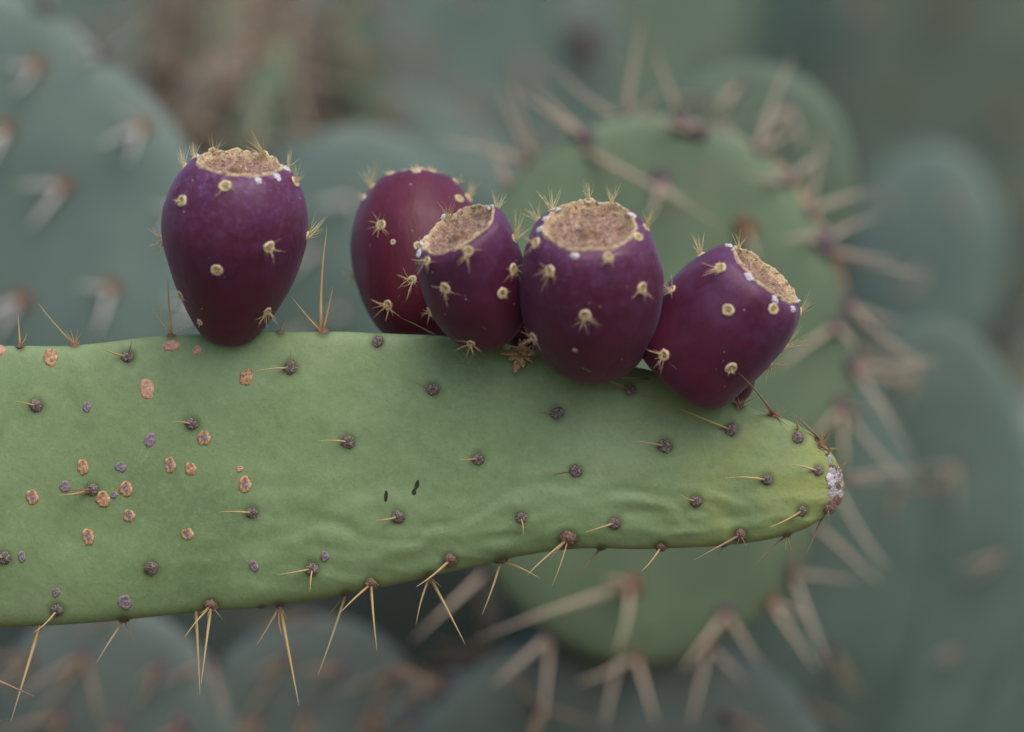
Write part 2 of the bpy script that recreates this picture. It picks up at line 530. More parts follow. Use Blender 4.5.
def joined_spines(pad_v, pad_f, nc, nr, seed, m_sp, m_ar, step=(5, 4), length=(0.018, 0.036), r=0.0011, both=False):
    """areoles and spines of a far or hidden pad as one mesh"""
    r_ = random.Random(seed)
    v = []; f_ = []; mi = []
    for i in range(3, nr - 1, step[0]):
        for j in range(0, nc, step[1]):
            jj = (j + (i // step[0]) * (step[1] // 2)) % nc
            front = jj <= nc // 2
            if not both and not front: continue
            p = pad_v[i * nc + jj]
            a, b_, c_ = pad_v[i * nc + (jj + 1) % nc], pad_v[i * nc + jj - 1], pad_v[min(i + 1, nr - 1) * nc + jj]
            n_ = (a - b_).cross(c_ - p)
            if n_.length < 1e-12: continue
            n_.normalize()
            cen = sum((pad_v[i * nc + q] for q in range(nc)), Vector()) / nc
            if n_.dot(p - cen) < 0: n_ = -n_
            q = n_.to_track_quat('Z', 'Y')
            b0 = len(v)
            for rr, z in ((0.0035, -0.001), (0.0026, 0.0018), (0.0004, 0.0026)):
                for u in range(6):
                    v.append(p + q @ Vector((rr * math.cos(u * 1.047), rr * math.sin(u * 1.047), z)))
            for a_ in range(2):
                for u in range(6):
                    f_.append((b0 + a_ * 6 + u, b0 + a_ * 6 + (u + 1) % 6, b0 + a_ * 6 + 6 + (u + 1) % 6, b0 + a_ * 6 + 6 + u)); mi.append(1)
            for s_ in range(r_.randint(2, 4)):
                d = (n_ * 0.8 + Vector((r_.uniform(-.9, .9), r_.uniform(-.5, .5), r_.uniform(-1.1, .5)))).normalized()
                L = r_.uniform(*length)
                q2 = d.to_track_quat('Z', 'Y')
                b0 = len(v)
                for t, ww in ((0, 1), (0.6, .7), (1, .1)):
                    for u in range(5):
                        v.append(p + q2 @ Vector((r * ww * math.cos(u * 1.2566), r * ww * math.sin(u * 1.2566), L * t)))
                for a_ in range(2):
                    for u in range(5):
                        f_.append((b0 + a_ * 5 + u, b0 + a_ * 5 + (u + 1) % 5, b0 + a_ * 5 + 5 + (u + 1) % 5, b0 + a_ * 5 + 5 + u)); mi.append(0)
    return v, f_, mi


def local(verts, off): return [v - off for v in verts]


def add_joined(pad, root, pv, pf, nc, nr, seed, m_sp, m_ar, **kw):
    v, f_, mi = joined_spines(pv, pf, nc, nr, seed, m_sp, m_ar, **kw)
    if v:
        tag(put('spines', mesh('spines', local(v, root), f_, [m_sp, m_ar], True, mi), pad, Matrix.Translation(root)), kind='stuff')


def stem_below(plant, root, joint, m_, seed, lean=0.10, spm=None):
    """older joints that carry the visible pad, from the soil up to its joint"""
    n = max(1, round(joint.z / 0.30))
    pts = [root + (joint - root) * (i / n) for i in range(n + 1)]
    r_ = random.Random(seed)
    for i in range(1, n):
        pts[i] = pts[i] + Vector((r_.uniform(-lean, lean) * .5, r_.uniform(-.02, .04), 0))
    for i in range(n):
        d = pts[i + 1] - pts[i]
        L = d.length * 1.09
        face = Vector((r_.uniform(-.35, .35), -1, r_.uniform(-.2, .2)))
        pv, pf = pad_geometry(pts[i] - d * 0.06, d, face, L * r_.uniform(0.29, 0.36), L, 0.016 + 0.006 * (n - i), 0.1, 30, 24, seed + i)
        pad = put('pad', mesh('pad', local(pv, root), pf, m_), plant, Matrix.Translation(root))
        add_joined(pad, root, pv, pf, 24, 30, seed + i, spm or M_SPINE_O, M_AREOLE_P, step=(5, 4), length=(.022, .045), r=.0010)


def grid_areoles(pad, surf, spec, ak, sk, rad, sr, nsp=(2, 3), length=(0.016, 0.03), bias=(-0.5, -0.6), depth=0.0):
    for px, py in spec:
        p, n_ = surf.at(px, py, depth)
        put('areole', rng.choice(AR[ak]), pad, frame(p, n_, rng.uniform(0, 6), (rad, rad, rad * .8)))
        for s_ in range(rng.randint(*nsp)):
            d = (n_ * rng.uniform(.35, .8) + Vector((bias[0] + rng.uniform(-.8, .8), -.1, bias[1] + rng.uniform(-.6, .6)))).normalized()
            spine(pad, p, p + d * rng.uniform(*length), sr, sk)


def bg_plant(name, label, cx_, cy_, y, hw, L, roll, yaw, pitch, m_, k=0.15, T=0.011, seed=1.0, ak='r', sk='o',
             areoles=None, group=None, lower=True, joined=True, cup=0.0, sr=0.0011, rad=0.0034, lower_m=None, root_dy=0.03, slen=(0.016, 0.03), dense=False):
    """one plant whose top joint is centred on (cx_, cy_) at depth y; sizes in photo pixels"""
    s = K * (D + y) / D
    up = Matrix.Rotation(R(yaw), 3, 'Z') @ Matrix.Rotation(R(pitch), 3, 'X') @ Matrix.Rotation(R(roll), 3, 'Y') @ Vector((0, 0, 1))
    face = Matrix.Rotation(R(yaw), 3, 'Z') @ Matrix.Rotation(R(pitch), 3, 'X') @ Vector((0, -1, 0))
    Lm = L * s
    base = P(cx_, cy_, y) - up * (Lm / 2)
    root = Vector((base.x - 0.25 * up.x, y + root_dy + rng.uniform(-0.05, 0.05), 0.0))
    plant = new_plant(name, root, label, group=group)
    pv, pf = pad_geometry(base, up, face, hw * s, Lm, T, k, seed=seed, cup=cup)
    pad = put('pad', mesh('pad', local(pv, root), pf, m_), plant, Matrix.Translation(root))
    surf = Surf(pv, pf)
    if areoles:
        grid_areoles(pad, surf, areoles, ak, sk, rad, sr, depth=y, length=slen)
    elif joined:
        add_joined(pad, root, pv, pf, 40, 44, int(seed * 10), dict(o=M_SPINE_O, g=M_SPINE_G, w=M_SPINE_W, d=M_SPINE_D, y=M_SPINE)[sk], dict(r=M_AREOLE_R, p=M_AREOLE_P, d=M_AREOLE)[ak], **(dict(step=(9, 8), length=(.03, .055), r=.0009) if dense else dict(step=(6, 5))))
    if lower: stem_below(plant, root, base + up * (Lm * .04) + Vector((0, .018, 0)), lower_m or m_, int(seed * 7))
    return plant, pad, surf, root


# --- broad green pad close behind the fruit, rimmed with long grey-tan spines
YE = 0.24
E, E_pad, E_surf, E_root = bg_plant('prickly_pear', 'round mid green pad behind the fruit, rim bristling with long grey tan spines',
                                    648, 391, YE, 211, 552, 2, 6, 3, M_GREEN, k=0.0, T=0.011, seed=3.0, joined=False, lower_m=M_DEEP, root_dy=.20)
E_AREOLES = [(585, 137, 'p', 4.2), (622, 114, 'p', 4), (683, 126, 'p', 4.8), (700, 132, 'p', 4), (761, 146, 'p', 3.6), (790, 180, 'p', 4), (827, 203, 'p', 4),
             (832, 238, 'p', 5.2), (818, 240, 'p', 3.4), (846, 243, 'p', 4), (864, 300, 'p', 4), (837, 326, 'p', 4.2), (862, 366, 'p', 4), (842, 408, 'p', 5), (848, 486, 'p', 4),
             (793, 575, 'p', 4), (727, 614, 'p', 4.4), (779, 611, 'r', 3.6), (716, 658, 'r', 3.6), (630, 586, 'r', 5), (636, 658, 'r', 3.6), (473, 579, 'p', 4),
             (661, 180, 'p', 4.4), (746, 230, 'r', 5.4), (519, 150, 'p', 3.4), (490, 175, 'r', 3.2), (548, 640, 'p', 4), (560, 320, 'r', 4), (770, 480, 'r', 4)]
for px_, py_, kd, rr in E_AREOLES:
    p, n_ = E_surf.at(px_, py_, YE)
    put('areole', rng.choice(AR[kd]), E_pad, frame(p, n_, rng.uniform(0, 6), (rr * .00115,) * 3))
# base pixel, tip pixel, how far the tip comes towards the lens (m)
E_SPINES = [(585, 137, 507, 84, .02), (585, 137, 532, 86, .005), (583, 150, 730, 231, .045), (661, 180, 646, 221, .02), (661, 180, 690, 200, .015),
            (622, 114, 552, 63, .01), (622, 114, 642, 18, .0), (622, 114, 668, 88, .01), (683, 126, 655, 50, .0), (683, 126, 679, 92, .02), (683, 126, 745, 119, .02),
            (700, 132, 640, 112, .02), (761, 146, 795, 52, -.01), (761, 146, 800, 128, .0), (761, 146, 720, 118, .0), (519, 150, 499, 84, .0), (519, 150, 511, 80, .01), (519, 150, 433, 139, .0),
            (490, 175, 482, 130, .0), (790, 180, 741, 173, .03), (827, 203, 825, 124, .0), (827, 203, 880, 190, -.01), (790, 180, 830, 150, -.01),
            (832, 238, 776, 242, .03), (846, 243, 933, 276, .01), (846, 243, 900, 262, .01), (832, 238, 880, 215, -.01), (864, 300, 935, 370, .02), (864, 300, 905, 322, .0), (837, 326, 780, 367, .03), (837, 326, 856, 350, .02),
            (862, 366, 940, 360, .0), (862, 366, 912, 460, .02), (862, 366, 905, 382, .0), (842, 408, 880, 405, .03), (842, 408, 913, 488, .03), (842, 408, 815, 440, .02), (842, 408, 846, 470, .03),
            (848, 486, 932, 466, .01), (848, 486, 889, 570, .02), (827, 529, 884, 587, .02), (848, 486, 890, 480, .0), (793, 575, 865, 582, .02), (793, 575, 829, 670, .02), (793, 575, 798, 535, .02),
            (727, 614, 680, 673, .03), (727, 614, 762, 666, .03), (779, 611, 819, 673, .02), (779, 611, 810, 618, .01), (716, 658, 690, 728, .01), (716, 658, 745, 682, .01), (630, 586, 473, 641, .06), (630, 586, 616, 655, .03), (630, 586, 600, 578, .02),
            (636, 658, 577, 683, .02), (636, 658, 656, 724, .02), (473, 579, 411, 642, .03), (617, 672, 603, 730, .01), (548, 640, 491, 687, .02), (548, 640, 543, 726, .02), (746, 230, 760, 262, .03)]
for x0, y0, x1, y1, t in E_SPINES:
    p, n_ = E_surf.at(x0, y0, YE)
    spine(E_pad, p - n_ * .001, P(x1, y1, p.y - t), 0.00145, 'g')

rv = []
rp = catmull([(672, 121), (700, 131), (735, 143), (765, 158), (795, 178), (822, 205), (842, 235), (856, 268), (864, 305)], 60)
for i, (x, y) in enumerate(rp):
    p, n_ = E_surf.at(x, y, YE)
    c_ = E_surf.t.find_nearest(P(x, y, YE))[0]
    rr = (.0016 + .0007 * noise.noise(Vector((x * .06, 0, 0)))) * min(1, .2 + i / 8, .2 + (59 - i) / 8)
    for j in range(8):
        a = j * math.pi / 4
        rv.append(c_ + Vector((rr * math.cos(a), rr * .8 * math.sin(a), rr * math.cos(a) * .9)) + Vector((0, 0, rr * .6 * math.sin(a))) - E_root)
tag(put('corky_rim', mesh('corky_rim', rv, ringfaces(60, 8), M_CORK_T), E_pad, Matrix.Translation(E_root)), label='tan corky edge')

# --- the blue-green pad on the left with rusty areoles and white spines
YA = 0.32
A, A_pad, A_surf, A_root = bg_plant('prickly_pear', 'tall blue green pad behind the lone fruit, rusty areoles with paired white spines',
                                    -10, 232, YA, 208, 600, -38, 0, 0, M_BLUE, k=-0.05, T=0.013, seed=5.0, joined=False, lower_m=M_DEEP, root_dy=.3)
A_SP = {(35, 66): [(0, 62), (12, 92)], (108, 47): [(76, 60), (150, 15), (60, 15)], (140, 127): [(95, 147), (128, 165), (106, 100)], (62, 187): [(15, 185), (30, 228)],
        (110, 290): [(95, 338), (75, 285)], (50, -5): [(90, -40), (20, -20)], (5, 130): [(-30, 150), (-10, 165)], (20, 300): [(-5, 340), (-30, 320)], (185, 205): [(160, 240), (150, 205)], (200, 300): [(170, 330), (160, 300)]}
for (x0, y0), tips in A_SP.items():
    p, n_ = A_surf.at(x0, y0, YA)
    put('areole', rng.choice(AR['r']), A_pad, frame(p, n_, rng.uniform(0, 6), (.0055, .0055, .0045)))
    for x1, y1 in tips:
        spine(A_pad, p - n_ * .001, P(x1, y1, p.y - .02), 0.00155, 'w')


def px_grid(cx_, cy_, hw, hh, sx, sy, jit=8):
    out = []
    r_ = random.Random(int(cx_ * 7 + cy_))
    for j in range(-6, 7):
        for i in range(-6, 7):
            x = (i + (j % 2) * .5) * sx; y = j * sy
            if (x / hw) ** 2 + (y / hh) ** 2 < 0.86:
                out.append((cx_ + x + r_.uniform(-jit, jit), cy_ + y + r_.uniform(-jit, jit)))
    return out


BG = [
    # name-label, centre, depth, half width, length, roll, yaw, pitch, material, opts
    ('blue green pad with a rounded top standing between the lone fruit and the fruit cluster', 352, 290, .46, 108, 330, 4, 8, 4, M_BLUE, dict(k=.1, seed=7.1, lower_m=M_DEEP, root_dy=.25, sk='w', areoles=[(352, 200), (315, 250), (395, 255), (340, 310), (300, 330)])),
    ('shadowy green pad whose curved top shows just above the spiny rim', 742, 196, .33, 112, 270, 10, -10, 0, M_DULL, dict(k=.05, seed=8.3, lower_m=M_TEAL, sk='g', ak='p', areoles=[(740, 85), (700, 100), (790, 110)])),
    ('large dark green pad beyond the tip of the fruiting pad', 915, 560, .40, 112, 480, 5, -12, 0, M_TEAL, dict(k=.1, seed=9.7, sk='g', ak='p', sr=.0008, rad=.0028, areoles=px_grid(920, 560, 100, 230, 85, 95))),
    ('rounded blue green pad behind the tan spines, its outline softly blurred', 925, 270, .66, 78, 250, 4, -8, 0, M_BLUE, dict(k=.1, seed=10.9, sk='g', ak='p', sr=.0008, rad=.0026, areoles=px_grid(925, 270, 70, 110, 70, 70))),
    ('broad hazy blue green pad in the far thicket above the fruit cluster', 500, 60, .85, 120, 360, 2, 10, 0, M_BLUE, dict(k=.05, seed=12.1, sk='g')),
    ('hazy olive grey pad in the far thicket with faint reddish areoles', 985, 110, 1.0, 150, 460, 8, -15, 0, M_OLIVE, dict(k=.1, seed=13.4, sk='o')),
]
for i, (lab, cx_, cy_, y, hw, L, roll, yaw, pitch, m_, kw) in enumerate(BG):
    bg_plant('prickly_pear', lab, cx_, cy_, y, hw, L, roll, yaw, pitch, m_, **kw)

# dried brown pads and shoots at the top left
DRY = dict(k=.1, ak='r', dense=True, lower_m=M_TEAL)
bg_plant('dried_prickly_pear', 'withered grey brown pad bristling with tan spines behind the lone fruit', 212, 100, .55, 34, 130, 40, 25, 0, M_DRY, seed=15.2, sk='g', **DRY)
bg_plant('dried_prickly_pear', 'shrivelled brown pad leaning behind a slim young shoot', 300, 45, .70, 38, 150, -35, -25, 0, M_DRY, seed=16.2, sk='o', **DRY)
bg_plant('dried_prickly_pear', 'curled dry brown pad half hidden by the tall blue green pad', 175, 20, .60, 30, 140, 10, 40, 0, M_DRY, seed=16.9, sk='o', **DRY)
bg_plant('prickly_pear', 'slim young green shoot rising among withered brown pads', 262, 105, .52, 24, 150, 24, 35, 0, M_GREEN, seed=17.2, sk='g', **DRY)
bg_plant('prickly_pear', 'narrow dull green pad on edge among withered brown pads', 355, 60, .66, 28, 190, -8, 40, 0, M_DULL, seed=17.9, sk='o', **DRY)

# low dark pads below the fruiting pad
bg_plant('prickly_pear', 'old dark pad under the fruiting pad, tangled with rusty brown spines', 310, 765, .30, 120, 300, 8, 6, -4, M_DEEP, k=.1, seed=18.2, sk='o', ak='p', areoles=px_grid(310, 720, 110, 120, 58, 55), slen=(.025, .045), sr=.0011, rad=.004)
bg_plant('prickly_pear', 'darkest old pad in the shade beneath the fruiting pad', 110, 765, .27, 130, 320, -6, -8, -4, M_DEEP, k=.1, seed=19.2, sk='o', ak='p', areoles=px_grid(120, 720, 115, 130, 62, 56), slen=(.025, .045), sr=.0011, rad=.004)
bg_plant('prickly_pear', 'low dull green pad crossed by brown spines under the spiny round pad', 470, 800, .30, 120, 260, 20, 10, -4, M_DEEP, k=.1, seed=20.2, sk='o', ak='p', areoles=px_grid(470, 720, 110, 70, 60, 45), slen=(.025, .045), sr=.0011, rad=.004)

# far thicket: rows of plants that close the view
FAR = [(80, 100, 1.25, 170, 420, M_TEAL), (255, 180, 1.15, 150, 400, M_DULL), (400, 60, 1.5, 120, 420, M_GREY), (620, 40, 1.25, 130, 420, M_DULL), (735, 120, 1.4, 130, 420, M_TEAL), (850, 60, 1.55, 140, 420, M_OLIVE),
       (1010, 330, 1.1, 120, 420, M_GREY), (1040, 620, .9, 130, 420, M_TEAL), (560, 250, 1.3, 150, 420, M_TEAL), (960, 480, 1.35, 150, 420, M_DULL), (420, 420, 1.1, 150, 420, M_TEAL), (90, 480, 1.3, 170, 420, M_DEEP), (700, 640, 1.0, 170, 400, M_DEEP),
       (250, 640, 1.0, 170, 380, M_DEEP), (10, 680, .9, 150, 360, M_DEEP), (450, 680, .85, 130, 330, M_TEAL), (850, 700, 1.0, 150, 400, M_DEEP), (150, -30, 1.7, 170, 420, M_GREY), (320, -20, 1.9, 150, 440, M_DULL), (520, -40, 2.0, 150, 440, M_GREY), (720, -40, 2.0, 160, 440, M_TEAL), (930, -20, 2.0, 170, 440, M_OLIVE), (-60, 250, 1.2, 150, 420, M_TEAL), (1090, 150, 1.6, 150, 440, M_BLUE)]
for i, (cx_, cy_, y, hw, L, m_) in enumerate(FAR):
    look = {M_TEAL: 'dark grey green', M_GREY: 'pale grey green', M_BLUE: 'soft blue green', M_DEEP: 'dusky shaded', M_OLIVE: 'olive grey', M_DULL: 'dull green'}[m_]
    bg_plant('prickly_pear', 'hazy %s cactus in the far thicket filling gaps between nearer pads' % look, cx_, cy_, y, hw, L, rng.uniform(-14, 14), rng.uniform(-30, 30), rng.uniform(-6, 4), m_,
             k=.1, seed=30.0 + i * 1.7, sk=rng.choice('og'), ak='r', group='far thicket of prickly pears')

# ------------------------------------------------------------------ the fruiting pad
TOP = [(-300, 470), (-285, 425), (-230, 385), (-150, 362), (-60, 350), (0, 346), (60, 346), (100, 343), (150, 337), (200, 334), (240, 333), (280, 332), (340, 332), (400, 334), (440, 336), (500, 343), (560, 356), (600, 363), (650, 370),
       (700, 388), (740, 404), (780, 417), (808, 431), (826, 446), (838, 464), (844, 484)]
BOT = [(-300, 530), (-280, 572), (-230, 604), (-150, 622), (-60, 628), (0, 627), (50, 625), (100, 622), (150, 617), (200, 612), (250, 608), (300, 602), (350, 593), (400, 583), (450, 572), (490, 563), (520, 556), (560, 550), (590, 548),
       (640, 549), (700, 547), (745, 543), (780, 537), (808, 527), (828, 513), (839, 499), (844, 486)]
PAD_AREOLES = [  # x, y, radius px, kind
    (36, 406, 7, 'd'), (128, 357, 7, 'd'), (192, 424, 7, 'd'), (92, 490, 6.5, 'd'), (252, 513, 6.5, 'd'), (151, 568, 7, 'd'), (4, 558, 7, 'd'), (57, 610, 6.5, 'd'), (211, 606, 7.5, 'b'),
    (290, 368, 7.5, 'd'), (433, 389, 7, 'd'), (378, 342, 6.5, 'd'), (348, 442, 7, 'd'), (478, 459, 6.5, 'd'), (398, 517, 6.5, 'd'), (312, 569, 7, 'd'), (450, 560, 7, 'b'), (371, 584, 7, 'b'),
    (557, 413, 7, 'd'), (665, 446, 7.5, 'd'), (576, 471, 6.5, 'd'), (630, 390, 6, 'd'), (696, 501, 6, 'd'), (521, 518, 6, 'd'), (615, 523, 6.5, 'd'), (568, 539, 9, 'b'), (502, 564, 7, 'b'), (601, 550, 5, 'b'), (661, 547, 6, 'b'),
    (731, 430, 7, 'd'), (798, 438, 6.5, 'd'), (818, 471, 5.5, 'd'), (767, 480, 6, 'd'), (802, 511, 5.5, 'd'), (829, 509, 6, 'b'), (740, 535, 7, 'b'), (788, 538, 5, 'b'), (825, 523, 3.5, 'b'),
    (702, 395, 6, 'b'), (739, 406, 5, 'b'), (774, 415, 5.5, 'b'), (822, 442, 6, 'b'), (74, 341, 6, 'b'), (20, 346, 4.5, 'b'), (171, 335, 4.5, 'b'), (323, 331, 6, 'b'), (280, 332, 4, 'b'), (280, 608, 6, 'b'), (262, 609, 4, 'd'),
    (124, 622, 6, 'b'), (346, 595, 5, 'b'), (430, 578, 6, 'b'), (724, 548, 4, 'b')]
WRINKLES = [  # raised creases that run along the lower third of the face
    ([(225, 548), (287, 539), (317, 527), (340, 528), (361, 541), (413, 544), (431, 531), (475, 520), (500, 502), (542, 486), (575, 492), (595, 505)], 1.0),
    ([(600, 494), (636, 496), (673, 508), (690, 530)], 0.9), ([(640, 478), (690, 486), (730, 500), (760, 515)], 0.6), ([(440, 556), (520, 537), (580, 520)], 0.5), ([(120, 562), (230, 556), (300, 556)], 0.5), ([(660, 520), (720, 522), (770, 518)], 0.5)]
WR = [(np.array(catmull(w, 60)), a) for w, a in WRINKLES]
arr = np.array([(a[0], a[1], a[2]) for a in PAD_AREOLES])

ns, nc = 430, 150
tt = np.linspace(0, 1, ns)
tt = 1 - (1 - tt) ** 1.12           # finer towards the tip
tp = catmull(TOP, tt); bt = catmull(BOT, tt)
hv = []; rim = []; ring = []
for i in range(ns):
    a_ = tp[i]; b_ = bt[i]
    hw = np.linalg.norm(a_ - b_) / 2
    th = 30 * (1 - 0.30 * tt[i]) * min(1.0, (hw / 95)) ** 0.55
    for j in range(nc):
        ph = 2 * math.pi * j / nc
        c_ = math.cos(ph); s_ = math.sin(ph)
        p2 = (a_ + b_) / 2 + (a_ - b_) / 2 * c_
        e = 0.82 if c_ > 0 else 0.82 - 0.22 * (-c_)
        y = -th * math.copysign(abs(s_) ** e, s_) * (1 - 0.22 * c_)
        p = Vector(((p2[0] - 512) * K, y * K, Z0 + (366 - p2[1]) * K))
        rt = max(0.0, -c_ - 0.90) * 7 * (0.6 + 0.8 * noise.noise(Vector((p.x * 30, 0, 4))))
        rt = min(0.75, max(0.0, rt)) 
        rg = 0.0
        if s_ > 0.02 and p2[0] > -40:
            qx, qy = to_px(p)
            dd = np.hypot(arr[:, 0] - qx, arr[:, 1] - qy) / arr[:, 2]
            k_ = dd.min()
            disp = 0.55 * math.exp(-(k_ / 2.4) ** 2) - 0.75 * math.exp(-(k_ / 1.15) ** 2)
            rg = min(0.85, 0.85 * math.exp(-(k_ / 1.35) ** 4))
            for w, am in WR:
                d2 = np.hypot(w[:, 0] - qx, w[:, 1] - qy)
                m_ = int(d2.argmin()); d_ = d2[m_]
                if d_ < 40:
                    sd = d_ if qy < w[m_, 1] else -d_
                    edge = min(1.0, m_ / 10, (len(w) - 1 - m_) / 10)
                    disp += am * edge * (0.75 + 0.7 * noise.noise(Vector((qx * .035, qy * .035, 2)))) * (1.5 * math.exp(-((sd + 5) / 8) ** 2) - 1.5 * math.exp(-((sd - 4) / 5) ** 2))
            low = max(0.0, min(1.0, (qy - 455) / 50)) * max(0.0, min(1.0, (qx - 180) / 150))
            qn = Vector((qx * .011 + .3 * noise.noise(Vector((qx * .01, qy * .01, 3))), qy * .034, 8))
            disp += low * (1.9 * (1 - 2 * abs(noise.noise(qn))) + 0.9 * (1 - 2 * abs(noise.noise(qn * 2.3))) + 0.3 * (1 - 2 * abs(noise.noise(qn * 5.5))))
            disp += 3.0 * noise.noise(Vector((p.x * 13, 0.3, p.z * 16))) + 1.5 * noise.noise(Vector((p.x * 36, 4, p.z * 44))) + 0.45 * noise.noise(Vector((p.x * 130, 7, p.z * 150)))
            amp = min(1.0, s_ * 2.2)
            p.y -= disp * K * amp
            p.z += 0.8 * K * noise.noise(Vector((p.x * 60, 1, c_ * 3)))
        hv.append(p); rim.append(min(1, rt)); ring.append(rg)
hf = ringfaces(ns, nc)
HROOT = Vector((P(-900, 500).x, 0.12, 0.0))
H = new_plant('prickly_pear', HROOT, 'sharp green pad lying level and carrying purple fruit, spotted with orange cork scars')
hme = mesh('pad', local(hv, HROOT), hf, M_HERO)
for nm, dat in (('rim_tint', rim), ('ring_tint', ring)):
    at = hme.attributes.new(nm, 'FLOAT', 'POINT')
    at.data.foreach_set('value', dat)
H_pad = put('pad', hme, H, Matrix.Translation(HROOT))
tag(H_pad, label='waxy green pad with dark areoles, creased along its lower half')
H_surf = Surf(hv, hf)
stem_below(H, HROOT, P(-300, 500) + Vector((0.01, 0, 0)), M_DULL, 77, lean=0.0)

A_at = {}
for x, y, r, kd in PAD_AREOLES:
    p, n_ = H_surf.at(x, y, 0)
    if y > 540 or y < 345 or x > 690: n_ = (n_ + Vector((0, -.5, 0))).normalized()
    rr = r * K
    put('areole', rng.choice(AR[kd]), H_pad, frame(p + n_ * rr * .10, n_, rng.uniform(0, 6), (rr, rr * rng.uniform(.85, 1.05), rr)))
    A_at[(x, y)] = (p, n_)

# white wool and rusty fuzz at the tip
tipr = random.Random(4)
TIP = [(838, 499, 6, 'b'), (833, 503, 5, 'b'), (821, 446, 4, 'r'), (827, 449, 4, 'r'), (817, 440, 3, 'r')]
TIP += [(836 + tipr.uniform(-5, 4), 484 + tipr.uniform(-13, 12), tipr.uniform(3.0, 5.5), tipr.choice('gggwb')) for _ in range(30)]
TIP += [(826 + (836 - 826) * t + tipr.uniform(-1.5, 1.5), 450 + 24 * t, tipr.uniform(1.8, 3.0), tipr.choice('ggb')) for t in np.linspace(0, 1, 11)]
for x, y, r, kd in TIP:
    p, n_ = H_surf.at(x, y, 0)
    n_ = (n_ + Vector((0.3, -.5, 0))).normalized()
    put('wool_tuft' if kd in 'wg' else 'areole', tipr.choice(AR[kd]), H_pad, frame(p, n_, tipr.uniform(0, 6), (r * K, r * K, r * K * .8)))

